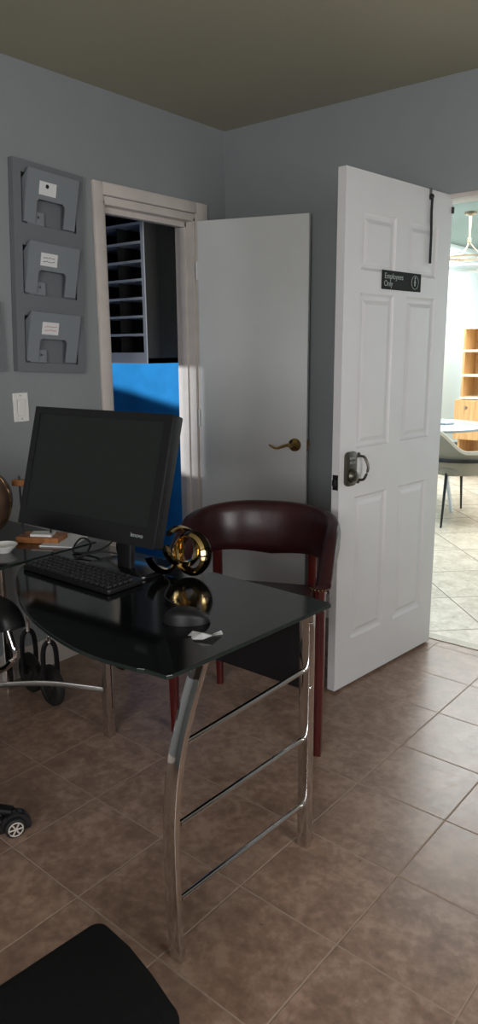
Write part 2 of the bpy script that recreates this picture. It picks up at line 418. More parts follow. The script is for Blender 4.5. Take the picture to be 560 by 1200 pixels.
panel_face(bm, PW, TZ0, TZ1, 0, 1, rects); panel_face(bm, PW, TZ0, TZ1, TT, -1, rects)
q = bm.verts.new
def quad(*p): bm.faces.new([q(a) for a in p])
quad((0, 0, TZ0), (0, TT, TZ0), (0, TT, TZ1), (0, 0, TZ1)); quad((PW, 0, TZ0), (PW, TT, TZ0), (PW, TT, TZ1), (PW, 0, TZ1))
quad((0, 0, TZ0), (PW, 0, TZ0), (PW, TT, TZ0), (0, TT, TZ0)); quad((0, 0, TZ1), (PW, 0, TZ1), (PW, TT, TZ1), (0, TT, TZ1))
bmesh.ops.remove_doubles(bm, verts=bm.verts[:], dist=1e-5)
bmesh.ops.recalc_face_normals(bm, faces=bm.faces[:])
# local x runs from hinge to free edge: world direction (-sin th, -cos th); local y (thickness) must go to -x
rz = math.atan2(-math.cos(th), -math.sin(th))
door2 = link('door_2', bm, 'white_door', None, False, (1.257, .015, 0), (0, 0, rz)); struct(door2)
# local +y after rotation = (cos th.., ) check sign: rot of (0,1) by rz = (-sin rz, cos rz) = (cos th, -sin th) -> +x ; so thickness goes +x: mirror
for v in door2.data.vertices: v.co.y = -v.co.y
door2.data.flip_normals()
# door face towards the office is local y=0, outward normal local +y
OUT = Matrix.Rotation(-PI/2, 4, 'X')            # local z(lathe) -> +y
# keypad lock
bm = B()
sx = PW-.062
prism(bm, rounded_rect(-.034, .034, -.068, .068, .02), 0, .016, .003, 0, Matrix.Translation((sx, 0, .945)) @ Matrix.Rotation(-PI/2, 4, 'X'))
lathe(bm, [(0, .016), (.027, .016), (.028, .022), (.022, .030), (.020, .036), (.012, .040), (0, .040)], 24, mtx=Matrix.Translation((sx, 0, .918)) @ OUT)
lock = link('keypad_lock', bm, 'pewter', door2, True)
for i in range(3):
    for j in range(2):
        bm = B(); box(bm, sx-.018+i*.013, sx-.009+i*.013, .0155, .0185, .965+j*.018, .976+j*.018, .001)
        link('button', bm, 'dull_chrome', lock)
bm = B()
pts = spline([(sx-.062, .004, .99), (sx-.062, .03, .985), (sx-.066, .045, .945), (sx-.062, .03, .90), (sx-.062, .004, .893)], 6)
tube(bm, pts, .0055, 10)
for z in (.993, .888): lathe(bm, [(0, 0), (.011, 0), (.010, .004), (.005, .007), (0, .007)], 16, mtx=Matrix.Translation((sx-.062, 0, z)) @ OUT)
link('door_pull', bm, 'pewter', door2, True)
bm = B(); box(bm, PW-.0005, PW+.0015, -.031, -.005, .865, .925, .0005)
box(bm, PW, PW+.012, -.027, -.010, .882, .906, .003)
link('latch_plate', bm, 'black_metal', door2)
for z in (.25, 1.02, 1.80):
    bm = B(); lathe(bm, [(0, -.04), (.005, -.04), (.005, .04), (0, .04)], 10, (-.004, -.012, z)); box(bm, -.003, 0, -.034, -.012, z-.04, z+.04)
    link('hinge', bm, 'pewter', door2, True)
bm = B(); box(bm, -.004, .008, -.004, .008, 1.968, 1.995, .002); link('door_stop', bm, 'black_metal', door2)

# sign on the door
sg = thing('door_sign', 'small black plastic sign with pale lettering on the panelled white door', 'sign', (1.257, .015, 0), rz)
scx = .375
bm = B(); box(bm, scx-.142, scx+.142, .0005, .004, 1.633, 1.705, .0015); link('sign_plate', bm, 'sign', sg)
TM = lambda x, z: Matrix.Translation((x, .0042, z)) @ Matrix.Rotation(PI, 4, 'Z') @ Matrix.Rotation(PI/2, 4, 'X')
text_mesh('lettering', 'Employees', .031, 'sign_text', sg, TM(scx+.060, 1.683))
text_mesh('lettering', 'Only', .031, 'sign_text', sg, TM(scx+.099, 1.655))
bm = B()
tube(bm, [(scx-.095+.026*math.cos(a*PI/14), .0045, 1.669+.026*math.sin(a*PI/14)) for a in range(28)], .0012, 6, True)
box(bm, scx-.098, scx-.091, .004, .0052, 1.655, 1.680); box(bm, scx-.102, scx-.087, .004, .0052, 1.668, 1.671)
lathe(bm, [(0, 0), (.0045, 0), (.0045, .001), (0, .001)], 12, mtx=Matrix.Translation((scx-.0945, .0042, 1.686)) @ OUT)
link('emblem', bm, 'sign_text', sg)
# strap over the top of the door
st = thing('over_door_strap', 'thin black strap hanging down from the top of the panelled white door', 'strap', (1.257, .015, 0), rz)
bm = B()
x = .185
pts = [(x, .010, 2.006), (x-.002, .008, 1.95), (x-.008, .008, 1.86), (x-.010, .007, 1.80), (x-.013, .006, 1.752)]
sweep(bm, spline(pts, 5), rectp(.014, .005, .0015), upv=Vector((0, 1, 0)))
link('webbing', bm, 'strap', st)
bm = B(); lathe(bm, [(0, 0), (.011, 0), (.012, .006), (.008, .012), (0, .013)], 14, mtx=Matrix.Translation((x, .002, 2.012)) @ OUT)
link('end_knob', bm, 'gloss_black', st, True)
bm = B(); box(bm, x-.009, x+.009, .0, .0025, 2.0, 2.045); box(bm, x-.009, x+.009, -TT-.0025, .0025, 2.0425, 2.045); box(bm, x-.009, x+.009, -TT-.0025, -TT, 1.99, 2.045)
link('hook', bm, 'dull_chrome', st)

# ================================================================== STORE ROOM RACK
rk = thing('literature_rack', 'tall dark rack of narrow pale-edged shelves inside the blue store room', 'shelf rack', (-.45, -.17, 1.33))
RW = .95
bm = B()
box(bm, -RW, 0, .40, .415, 0, 1.10)
box(bm, -.018, 0, .004, .40, 0, 1.10); box(bm, -RW, -RW+.018, .004, .40, 0, 1.10); box(bm, -RW, 0, 0.004, .40, 1.082, 1.10); box(bm, -RW, 0, .004, .40, 0, .03)
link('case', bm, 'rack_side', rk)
bm = B(); box(bm, -.022, 0, -.004, .004, 0, 1.10); box(bm, -RW, -.022, -.004, .004, 0, .062); box(bm, -RW, -RW+.02, -.004, .004, .062, 1.10)
link('front_frame', bm, 'rack', rk)
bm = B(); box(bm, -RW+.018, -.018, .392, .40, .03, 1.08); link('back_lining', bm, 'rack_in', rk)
for k in range(10):
    z = .165+.1005*k-.008
    if k == 9: continue
    bm = B(); box(bm, -RW+.018, -.018, -.003, .39, z, z+.004); box(bm, -RW+.018, -.018, -.005, .002, z-.002, z+.012)
    link('shelf', bm, 'rack', rk)
for k in range(1, 4):
    x = -.018-k*.232
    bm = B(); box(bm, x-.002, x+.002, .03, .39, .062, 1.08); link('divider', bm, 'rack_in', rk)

# ================================================================== WALL ITEMS
def wall_file(y0, z0, label, cards, lean):
    """pocket wall file faced by a shallow tray; y0 = left edge, faces +x"""
    n_ = len(cards); WD = .345; ph = .273; HT = ph*n_; DP = .030
    t = thing('wall_file', label, 'wall file', (0.001, y0, z0), (lean, 0, 0), group='grey pocket files on the wall')
    a, b = .050, WD-.048
    bm = B(); box(bm, 0, .003, 0, WD, 0, HT)
    box(bm, 0, DP-.002, 0, .003, 0, HT); box(bm, 0, DP-.002, WD-.003, WD, 0, HT); box(bm, 0, DP-.002, .003, WD-.003, 0, .003); box(bm, 0, DP-.002, .003, WD-.003, HT-.003, HT)
    box(bm, DP-.002, DP, 0, a-.013, 0, HT); box(bm, DP-.002, DP, b+.010, WD, 0, HT)
    zs_ = [0]
    for k in range(n_): zs_ += [k*ph+.036, k*ph+.036+.190]
    zs_.append(HT)
    for k in range(n_+1): box(bm, DP-.002, DP, a-.013, b+.010, zs_[2*k], zs_[2*k+1])
    link('back_panel', bm, 'grey_plastic', t)
    for k in range(n_):
        zb = k*ph+.044
        cx0, cx1, nz = a+.050, b-.058, .094
        outl = [(a, 0), (cx0, 0), (cx0, nz-.01), (cx0+.01, nz), (cx1-.012, nz), (cx1, nz-.012), (cx1, 0), (b, 0), (b, .20), (a, .20)]
        lean2 = math.atan2(.034, .19)
        fm = Matrix.Translation((.026, 0, zb)) @ Matrix(((0, math.sin(lean2), math.cos(lean2), 0), (1, 0, 0, 0), (0, math.cos(lean2), -math.sin(lean2), 0), (0, 0, 0, 1)))
        bm = B(); prism(bm, outl, 0, .004, 0, 0, fm)
        for yy in (a-.003, b):
            c = bmesh.new()
            A = [(.004, zb), (.027, zb), (.062, zb+.192), (.033, zb+.170), (.004, zb+.150)]
            f0 = [c.verts.new((x, yy, z)) for x, z in A]; f1 = [c.verts.new((x, yy+.003, z)) for x, z in A]
            c.faces.new(f0); c.faces.new(f1[::-1])
            for i in range(5): c.faces.new((f0[i], f0[(i+1) % 5], f1[(i+1) % 5], f1[i]))
            merge(bm, c)
        pk = link('pocket', bm, 'grey_lit', t)
        bm = B(); box(bm, .003, .022, cx0-.03, cx0+.050, zb-.006, zb+.048, .002)
        link('divider_block', bm, 'grey_lit', pk)
        bm = B(); lathe(bm, [(0, 0), (.005, 0), (.004, .002), (0, .0025)], 10, mtx=Matrix.Translation((.022, cx0+.022, zb+.026)) @ Matrix.Rotation(PI/2, 4, 'Y'))
        link('screw', bm, 'dull_chrome', pk)
        bm = B()
        w0 = a+.055; cw = .082
        prism(bm, [(w0, .112), (w0+cw, .112), (w0+cw, .162), (w0, .162)], .0042, .0052, 0, 0, fm)
        cd_ = link('label_card', bm, 'card', pk)
        bm = B()
        if cards[k] == 'dot':
            lathe(bm, [(0, 0), (.008, 0), (.008, .0012), (0, .0012)], 14, mtx=fm @ Matrix.Translation((w0+.037, .146, .0052)))
            link('dot', bm, 'rubber', cd_)
        else:
            for r in range(2):
                u = w0+.012
                while u < w0+cw-.014:
                    ww = random.uniform(.004, .011); dz = random.uniform(-.003, .003)
                    prism(bm, [(u, .128+r*.014), (u+ww, .129+dz+r*.014), (u+ww, .132+dz+r*.014), (u, .1305+r*.014)], .0052, .0056, 0, 0, fm); u += ww+.003
            link('handwriting', bm, cards[k], cd_)
    return t
wall_file(-1.368, 1.327, 'grey three-pocket wall file with a white card on each pocket, above the light switch', ['red_ink', 'ink', 'dot'], -.055)
wall_file(-1.770, 1.325, 'short grey one-pocket wall file, cut off by the frame edge', ['ink'], 0.0)
# light switch
sw = thing('light_switch', 'white rocker light switch plate on the grey wall under the wall file', 'switch', (0, -1.348, 1.178))
bm = B(); box(bm, 0, .006, -.036, -.0185, -.059, .059, .0015); box(bm, 0, .006, .0185, .036, -.059, .059, .0015); box(bm, 0, .006, -.0185, .0185, .035, .059); box(bm, 0, .006, -.0185, .0185, -.059, -.035); box(bm, 0, .001, -.019, .019, -.036, .036)
link('switch_plate', bm, 'switch', sw)
bm = B(); box(bm, .002, .0105, -.0165, .0165, -.033, .033, .0015, mtx=Matrix.Rotation(.09, 4, 'Y')); link('rocker', bm, 'switch', sw)
for z in (-.048, .048):
    bm = B(); lathe(bm, [(0, .006), (.003, .006), (.002, .0072), (0, .0074)], 10, mtx=Matrix.Translation((0, 0, z)) @ Matrix.Rotation(PI/2, 4, 'Y')); link('screw', bm, 'dull_chrome', sw)

# ================================================================== DESK
DZT = .74
dk = thing('computer_desk', 'black glass L-shaped computer desk with chrome ladder-style end legs', 'desk', (1.1, -1.8, 0))
P0 = Vector((-1.1, 1.8, 0))
def dlink(name, bm, m, smooth=False, parent=None):
    bm.transform(Matrix.Translation(P0)); return link(name, bm, m, parent or dk, smooth)
outl = [(.662, -1.515), (.662, -1.80)] + [(v.x, v.y) for v in spline([(.70, -1.875, 0), (.80, -1.955, 0), (.93, -2.035, 0), (1.06, -2.098, 0), (1.2, -2.14, 0), (1.33, -2.163, 0), (1.43, -2.165, 0)], 3)] + [(1.53, -2.150), (1.545, -2.142), (1.606, -2.137), (1.612, -2.125), (1.650, -1.555), (1.642, -1.545)]
bm = B(); prism(bm, outl, DZT-.010, DZT, .0015)
for f in bm.faces:
    if abs(f.normal.z) < .9: f.material_index = 1
dlink('desktop', bm, ['black_glass', 'glass_edge'])
bm = B(); prism(bm, [(.03, -1.515), (.645, -1.515), (.645, -2.62), (.03, -2.62)], DZT-.010, DZT, .0015); 
for f in bm.faces:
    if abs(f.normal.z) < .9: f.material_index = 1
dlink('side_desktop', bm, ['black_glass', 'glass_edge'])
def flat_leg(pts, w, d):
    bm = B(); sweep(bm, pts, rectp(w, d, .0025), upv=Vector((1, 0, 0))); return bm
LX = 1.588
legA = spline([(LX, -2.112, 0), (LX, -2.118, .15), (LX, -2.120, .30), (LX, -2.116, .40), (LX, -2.096, .52), (LX, -2.056, .63), (LX, -2.008, .729)], 6)
dlink('leg', flat_leg(legA, .018, .038), 'chrome', True)
dlink('leg', flat_leg([(1.60, -1.592, 0), (1.60, -1.592, .30), (1.60, -1.592, .729)], .027, .034), 'chrome', True)
dlink('leg', flat_leg([(.69, -1.535, 0), (.69, -1.535, .729)], .034, .034), 'chrome', True)
for x, y in ((.06, -1.55), (.06, -2.58), (.61, -2.58)):
    dlink('leg', flat_leg([(x, y, 0), (x, y, .729)], .034, .034), 'chrome', True)
for za, ya, zb in ((.545, -2.085, .553), (.352, -2.112, .346), (.155, -2.115, .138)):
    bm = B(); tube(bm, [(LX, ya+.02, za), (1.60, -1.60, zb)], .0075, 12)
    dlink('rung', bm, 'chrome', True)
for z in (.505, .69, ):
    bm = B(); lathe(bm, [(0, 0), (.005, 0), (.004, .003), (0, .0035)], 10, mtx=Matrix.Translation((1.618, -1.60, z)) @ Matrix.Rotation(PI/2, 4, 'Y'))
    dlink('bolt', bm, 'chrome', True)
for q4 in ((1.575, 1.625, -1.62, -1.565), (1.565, 1.612, -2.03, -1.98), (.67, .72, -1.56, -1.52)):
    bm = B(); box(bm, *q4, .725, .730); dlink('glass_clamp', bm, 'chrome')
bm = B(); box(bm, .71, 1.582, -1.578, -1.562, .478, .728, .002); dlink('modesty_panel', bm, 'black_plastic')
bm = B(); sweep(bm, spline([(.69, -1.54, .185), (.62, -1.60, .20), (.52, -1.68, .215), (.40, -1.79, .215), (.27, -1.95, .21), (.15, -2.15, .20), (.06, -2.56, .18)], 5), rectp(.008, .020, .002)); dlink('stretcher', bm, 'dull_chrome', True)
bm = B(); box(bm, 0.06, .61, -2.595, -2.575, .69, .72); dlink('frame_rail', bm, 'dull_chrome')
bm = B(); box(bm, .06, .69, -1.56, -1.54, .69, .72); dlink('frame_rail', bm, 'dull_chrome')

# ================================================================== MONITOR
mc = Vector((.953, -1.776, 1.057)); my = .06; mt = .281
mo = thing('computer_monitor', 'large black computer monitor with a dark blank screen on the glass desk', 'monitor', (.985, -1.70, DZT))
R3 = Matrix.Rotation(my, 4, 'Z') @ Matrix.Rotation(-mt, 4, 'X')   # local x right, z up, -y front
MM = Matrix.Translation(mc-Vector((.985, -1.70, DZT))) @ R3
MW, MH = .567, .372
bm = B(); box(bm, -MW/2, MW/2, 0, .045, -MH/2, MH/2, .006, 3); box(bm, -MW/2+.05, MW/2-.05, .04, .075, -MH/2+.04, MH/2-.04, .02, 3); bm.transform(MM); mb = link('housing', bm, 'black_plastic', mo, True)
bm = B()
fy = -.004
for a in ((-MW/2, MW/2, MH/2-.022, MH/2), (-MW/2, MW/2, -MH/2, -MH/2+.055), (-MW/2, -MW/2+.026, -MH/2+.055, MH/2-.022), (MW/2-.026, MW/2, -MH/2+.055, MH/2-.022)):
    box(bm, a[0], a[1], fy, .002, a[2], a[3])
bm.transform(MM); link('bezel', bm, 'gloss_black', mo)
bm = B(); box(bm, -MW/2+.026, MW/2-.026, -.0015, .001, -MH/2+.055, MH/2-.022); bm.transform(MM); link('screen', bm, 'screen', mo)
text_mesh('logo', 'lenovo', .017, 'sign_text', mo, MM @ Matrix.Translation((MW/2-.062, fy-.0002, -MH/2+.030)) @ Matrix.Rotation(PI/2, 4, 'X'), .0003)
bm = B()
for k in range(6): box(bm, MW/2-.001, MW/2+.0008, .012, .020, -.02-k*.022, -.032-k*.022)
bm.transform(MM); link('side_ports', bm, 'gloss_black', mo)
bm = B(); sweep(bm, spline([(.0, .018, .012), (0, .022, .10), (-.01, .020, .20), (-.015, .0, .30)], 5), rectp(.060, .026, .008), upv=Vector((0, 1, 0))); link('stand_neck', bm, 'black_plastic', mo, True)
bm = B(); prism(bm, rounded_rect(-.135, .125, -.045, .09, .04), 0, .012, .003); link('stand_base', bm, 'gloss_black', mo, True)

# ================================================================== KEYBOARD
kb = thing('keyboard', 'black full-size computer keyboard lying in front of the monitor on the desk', 'keyboard', (.925, -1.81, DZT), .0)
KW, KD = .405, .135
bm = B(); prism(bm, rounded_rect(-KW/2, KW/2, -KD/2, KD/2, .008, 3), .002, .016, .002); link('keyboard_body', bm, 'black_plastic', kb, True)
bm = B(); box(bm, -.0085, .0085, -.0075, .0075, 0, .007, .002); keym = None
for r in range(6):
    cols = 17 if r else 15
    for c in range(cols):
        if r == 5 and 4 <= c <= 8: continue
        x = -KW/2+.020+c*(KW-.04)/16 + (.012 if (r == 0 and c > 4) else 0); y = KD/2-.017-r*.0205
        if keym is None:
            ko = link('key', bm, 'key', kb, True); keym = ko
        else:
            ko = keym.copy(); COL.objects.link(ko); ko.parent = kb
        ko.location = (x, y, .0155)
bm = B(); box(bm, -.0085-.045, .0085+.05, -.0075, .0075, 0, .007, .002); link('space_bar', bm, 'key', kb, True, (-KW/2+.020+6*(KW-.04)/16, KD/2-.017-5*.0205, .0155))

# ================================================================== MOUSE
ms = thing('computer_mouse', 'black computer mouse beside the gold sculpture on the desk', 'mouse', (1.432, -1.888, DZT), math.radians(40))
def mouse_h(u, v): return .036*(max(0, 1-(u/.060)**2)**.42)*(max(0, 1-(v/.033)**2)**.40)*(1-.25*(u/.06))
bm = B(); tt = bmesh.new(); N1, N2 = 22, 14; G = []
for i in range(N1+1):
    a = -1+2*i/N1; u = .060*math.sin(a*PI/2); row = []
    wv = .033*max(.0, 1-(u/.060)**2)**.45*(1-.12*(u/.06)**2)
    for j in range(N2+1):
        b_ = -1+2*j/N2; v = wv*math.sin(b_*PI/2)
        h = .036*(max(0, 1-(u/.0601)**2)**.45)*(max(0, 1-(b_*b_)**1.3)**.5)*(1-.18*u/.06)
        row.append(tt.verts.new((u, v, .002+h)))
    G.append(row)
for i in range(N1):
    for j in range(N2): tt.faces.new((G[i][j], G[i+1][j], G[i+1][j+1], G[i][j+1]))
bmesh.ops.remove_doubles(tt, verts=tt.verts[:], dist=1e-5)
merge(bm, tt); prism(bm, [(.058*math.cos(a*PI/12), .031*math.sin(a*PI/12)) for a in range(24)], 0, .003)
link('mouse_body', bm, 'black_plastic', ms, True)
bm = B(); lathe(bm, [(0, -.004), (.009, -.004), (.010, 0), (.009, .004), (0, .004)], 16, mtx=Matrix.Translation((.032, 0, .024)) @ Matrix.Rotation(PI/2, 4, 'X')); link('scroll_wheel', bm, 'rubber', ms, True)

# ================================================================== SCULPTURE
sc = thing('ring_sculpture', 'gold and dark bronze sculpture of interlocked rings on the glass desk', 'sculpture', (1.148, -1.603, DZT))
def cring(R_, w, tck, a0, a1, mtx, name):
    """open band ring: flat band of width w, curved in its own plane; inner face gold"""
    n = 40; t = bmesh.new(); rings = []
    full = abs(a1-a0) >= 359.9
    cnt = n if full else n+1
    for i in range(cnt):
        a = math.radians(a0+(a1-a0)*i/n); c, s = math.cos(a), math.sin(a)
        sec = [(R_, -w/2), (R_+tck*.55, -w*.32), (R_+tck, 0), (R_+tck*.55, w*.32), (R_, w/2), (R_-tck*.35, w*.30), (R_-tck*.35, -w*.30)]
        rings.append([t.verts.new((r*c, r*s, z)) for r, z in sec])
    m = 7
    for i in range(n if full else n):
        A, C = rings[i], rings[(i+1) % cnt]
        for j in range(m):
            f = t.faces.new((A[j], A[(j+1) % m], C[(j+1) % m], C[j])); f.material_index = 1 if j in (0, 3) and False else 0
    if not full: t.faces.new(rings[0]); t.faces.new(rings[-1][::-1])
    bmesh.ops.recalc_face_normals(t, faces=t.faces[:])
    for f in t.faces:
        c = f.calc_center_median(); d = math.hypot(c.x, c.y)
        f.material_index = 1 if d > R_+tck*.6 or (abs(c.z) > w*.36 and d > R_ and c.x < 0) else 0
    t.transform(mtx); bm = B(); me = bpy.data.meshes.new('tmp'); t.to_mesh(me); t.free(); bm.from_mesh(me); bpy.data.meshes.remove(me)
    return link(name, bm, ['gold', 'dark_gold'], sc, True)
cring(.053, .054, .016, 0, 360, Matrix.Translation((.040, .005, .071)) @ Matrix.Rotation(math.radians(4), 4, 'Z') @ Matrix.Rotation(math.radians(80), 4, 'X'), 'ring')
cring(.052, .048, .014, 20, 335, Matrix.Translation((-.010, .012, .082)) @ Matrix.Rotation(math.radians(72), 4, 'Z') @ Matrix.Rotation(math.radians(66), 4, 'X') @ Matrix.Rotation(math.radians(150), 4, 'Z'), 'ring')
cring(.050, .046, .013, 185, 350, Matrix.Translation((-.040, -.035, .066)) @ Matrix.Rotation(math.radians(70), 4, 'Z') @ Matrix.Rotation(math.radians(74), 4, 'X'), 'ring')

# crumpled tag of paper
bm = B(); t = bmesh.new()
pp = [[(0, 0, .006), (.022, .020, .012), (.045, .036, .004), (.064, .060, .010)], [(.008, -.012, .002), (.034, .002, .020), (.058, .018, .010), (.070, .056, .006)], [(.020, -.018, .004), (.042, -.010, .006), (.062, .006, .014), (.074, .050, .003)]]
g = [[t.verts.new(Vector(a)*.85) for a in r] for r in pp]
for i in range(2):
    for j in range(3): t.faces.new((g[i][j], g[i+1][j], g[i+1][j+1], g[i][j+1]))
x0 = t.verts.new((-.006, .018, .010)); x1 = t.verts.new((-.012, .004, .002)); t.faces.new((g[0][0], g[0][1], x0)); t.faces.new((g[0][0], x0, x1))
e = bmesh.ops.solidify(t, geom=t.faces[:], thickness=.0008)
merge(bm, t)
tag(link('paper_scrap', bm, 'card', None, False, (1.510, -1.955, DZT), (0, 0, math.radians(15))), 'small crumpled scrap of white paper near the desk edge', 'paper')

# ================================================================== LEATHER ARMCHAIR
e1 = Vector((.915, .403)); CC = Vector((1.035, -1.075)); ca = math.atan2(e1.y, e1.x)
ac = thing('leather_armchair', 'burgundy leather barrel-back armchair with mahogany legs, drawn up behind the desk', 'armchair', (CC.x, CC.y, 0), ca)
Ri = Matrix.Rotation(-ca, 3, 'Z')
def loc(x, y, z=0): return Ri @ Vector((x-CC.x, y-CC.y, z))
# legs (world floor points)
Dp, Ep, Fp, Gp = loc(.862, -1.362), loc(1.372, -1.168), loc(.735, -.950), loc(1.115, -.815)
def chair_leg(p, ztop, lean=(0, 0), w=.036):
    bm = B(); pts = [(p.x, p.y, 0), (p.x+lean[0]*.3, p.y+lean[1]*.3, .2), (p.x+lean[0]*.7, p.y+lean[1]*.7, .45), (p.x+lean[0], p.y+lean[1], ztop)]
    sweep(bm, spline(pts, 4), rectp(w, w, .008), upv=Vector((0, 1, 0)), scales=[.72+.28*min(1, i/6) for i in range(13)])
    for a in (-.008, .008):   # flutes
        sweep(bm, [(p.x+a, p.y-w*.40, .12), (p.x+a+lean[0]*.7, p.y-w*.5+lean[1]*.7, ztop-.05)], circ(.0028, 6), upv=Vector((0, 1, 0)))
    return link('leg', bm, 'mahogany', ac, True)
chair_leg(Dp, .62); chair_leg(Ep, .62); chair_leg(Fp, .63, (.0, -.015)); chair_leg(Gp, .63, (0, -.015))
# shell of the back and arms
def shell_path(a):      # a in degrees, 0 = rear centre
    r = math.radians(a); s, c = math.sin(r), math.cos(r)
    if abs(a) > 90:
        k_ = (abs(a)-90)/42; return math.copysign(.258+.008*k_, a), -.205*k_
    pu = math.copysign(abs(s)**.85, s)*.258; pv = math.copysign(abs(c)**.85, c)*.225
    return pu, pv
bm = B(); t = bmesh.new(); n = 56; rings = []
for i in range(n+1):
    a = -132+264*i/n; u, v = shell_path(a)
    k = abs(a)/132
    zt = .815-.075*k**2-.105*max(0, (k-.62)/.38)**1.6
    zb = .600+.018*math.sin(min(1, k*1.3)*PI)
    d = Vector((u, max(v, 0)*1.0 if abs(a) > 90 else v)).normalized()
    Hh = zt-zb; th_ = .030*(1-.25*max(0, (k-.75)/.25))
    sec = []
    for q_ in range(16):
        w = 2*PI*q_/16; cs, sn = math.cos(w), math.sin(w)
        x = math.copysign(abs(cs)**.8, cs)*th_; z = math.copysign(abs(sn)**.55, sn)*Hh/2
        lean_ = (z+Hh/2)/Hh*.022
        puff = 1+.15*(1-abs(z/(Hh/2)))
        sec.append(t.verts.new((u+d.x*(x*puff+lean_), v+d.y*(x*puff+lean_), zb+Hh/2+z)))
    rings.append(sec)
for i in range(n):
    for j in range(16): t.faces.new((rings[i][j], rings[i][(j+1) % 16], rings[i+1][(j+1) % 16], rings[i+1][j]))
t.faces.new(rings[0]); t.faces.new(rings[-1][::-1])
merge(bm, t); backr = link('backrest', bm, 'leather', ac, True)
# nailheads round the front arm ends
for s in (-1, 1):
    u, v = shell_path(132*s)
    for k in range(7):
        ang_ = (k-3)*.42
        bm = B(); lathe(bm, [(.0055, 0), (.005, .003), (.003, .005), (0, .006)], 8, mtx=Matrix.Translation((u+.030*math.sin(ang_), v-.006-.026*math.cos(ang_), .618)) @ Matrix.Rotation(PI/2, 4, 'X'))
        link('nailhead', bm, 'aged_brass', ac, True)
    bm = B(); box(bm, u-.022, u+.022, v-.022, v+.03, .585, .61, .006); link('arm_cap', bm, 'mahogany', ac, True)
bm = B(); prism(bm, rounded_rect(-.235, .235, -.235, .195, .07), .43, .495, .02); link('seat', bm, 'leather', ac, True)
bm = B(); prism(bm, rounded_rect(-.24, .24, -.225, .19, .04), .375, .432, .006); link('seat_frame', bm, 'mahogany', ac, True)

# ================================================================== THINGS ON THE SIDE DESK
gc = (.50, -1.93, .92)
gl = thing('desk_globe', 'antique brown desk globe in a brass ring, on the side desk', 'globe', (.375, -1.80, DZT))
bm = B(); lathe(bm, [(.0, -.115)]+[(.115*math.sin(PI*k/24), -.115*math.cos(PI*k/24)) for k in range(1, 24)]+[(0, .115)], 36, (0, 0, .165)); link('sphere', bm, 'globe', gl, True)
bm = B(); rr = Matrix.Rotation(math.radians(25), 3, 'Z')
tube(bm, [rr @ Vector((.124*math.cos(2*PI*k/40), 0, 165e-3+.124*math.sin(2*PI*k/40))) for k in range(40)], .004, 8, True); link('meridian_ring', bm, 'aged_brass', gl, True)
bm = B(); lathe(bm, [(0, 0), (.06, 0), (.062, .008), (.045, .014), (.015, .022), (.010, .040), (.014, .048), (0, .050)], 24); link('stand', bm, 'organizer_wood', gl, True)
og = thing('wooden_organizer', 'small wooden desk stand with a crossbar and black rods, behind the monitor', 'organizer', (.47, -1.63, DZT), math.radians(30))
bm = B(); box(bm, -.07, .09, -.045, .045, 0, .022, .003); link('base', bm, 'organizer_wood', og)
bm = B(); box(bm, -.085, .05, -.012, .012, .20, .222, .003); link('crossbar', bm, 'organizer_wood', og)
for x in (-.060, .045):
    bm = B(); tube(bm, [(x, 0, .02), (x, 0, .235)], .004, 8); link('rod', bm, 'black_metal', og, True)
bm = B(); prism(bm, [(-.02, -.03), (.06, -.03), (.05, .03), (-.03, .02)], .022, .030); link('card_stack', bm, 'card', og)
bw = thing('dish', 'small white ceramic dish beside the globe', 'dish', (.500, -1.795, DZT))
bm = B(); lathe(bm, [(0, 0), (.022, 0), (.024, .004), (.040, .018), (.046, .026), (.044, .027), (.036, .018), (.02, .008), (0, .007)], 28); link('bowl', bm, 'ceramic', bw, True)
# papers behind the monitor
bm = B(); box(bm, -.06, .06, -.09, .09, 0, .004); tag(link('paper_stack', bm, 'card', None, False, (.55, -1.575, DZT+.0005), (0, 0, .5)), 'white papers lying on the side desk behind the monitor', 'papers')

# ================================================================== CABLES
def cable(name, pts, label, r=.0032, group=None, m='rubber'):
    bm = B(); tube(bm, spline(pts, 7), r, 8); return tag(link(name, bm, m, None, True), label, 'cable', group)
z0 = DZT+.0042
cable('monitor_cable', [(.90, -1.62, .90), (.84, -1.60, .80), (.78, -1.62, z0+.01), (.70, -1.66, z0), (.67, -1.60, z0+.03), (.654, -1.54, .72), (.64, -1.50, .5), (.62, -1.46, .2)], 'black cable running from the monitor over the back of the desk')
cable('keyboard_cable', [(.80, -1.738, .752), (.76, -1.69, z0), (.82, -1.63, z0+.015), (.88, -1.58, z0), (.80, -1.54, z0+.02), (.74, -1.505, .72), (.70, -1.48, .45), (.72, -1.45, .25)], 'thin black cable curling out from the back of the keyboard')
cable('mouse_cable', [(1.385, -1.845, .755), (1.33, -1.82, z0), (1.26, -1.79, z0), (1.19, -1.70, z0), (1.13, -1.66, z0)], 'thin black cable leading from the mouse toward the monitor', .002)
cable('power_cable', [(.50, -1.45, .68), (.46, -1.42, .42), (.50, -1.40, .26), (.62, -1.40, .20), (.68, -1.42, .30), (.64, -1.44, .50), (.62, -1.46, .66)], 'thick black power cable hanging in a loop beneath the desk', .007)
cable('looped_cable', [(.35, -1.42, .66), (.30, -1.36, .46), (.36, -1.30, .30), (.48, -1.26, .24), (.55, -1.30, .34), (.56, -1.40, .55), (.58, -1.45, .69)], 'black cable drooping in a wide loop near the folded cart', .006)
cable('grey_cable', [(.24, -1.52, .70), (.26, -1.46, .50), (.40, -1.40, .44), (.52, -1.46, .52), (.60, -1.50, .70)], 'pale grey cable slung across beneath the side desk', .005, m='silver')

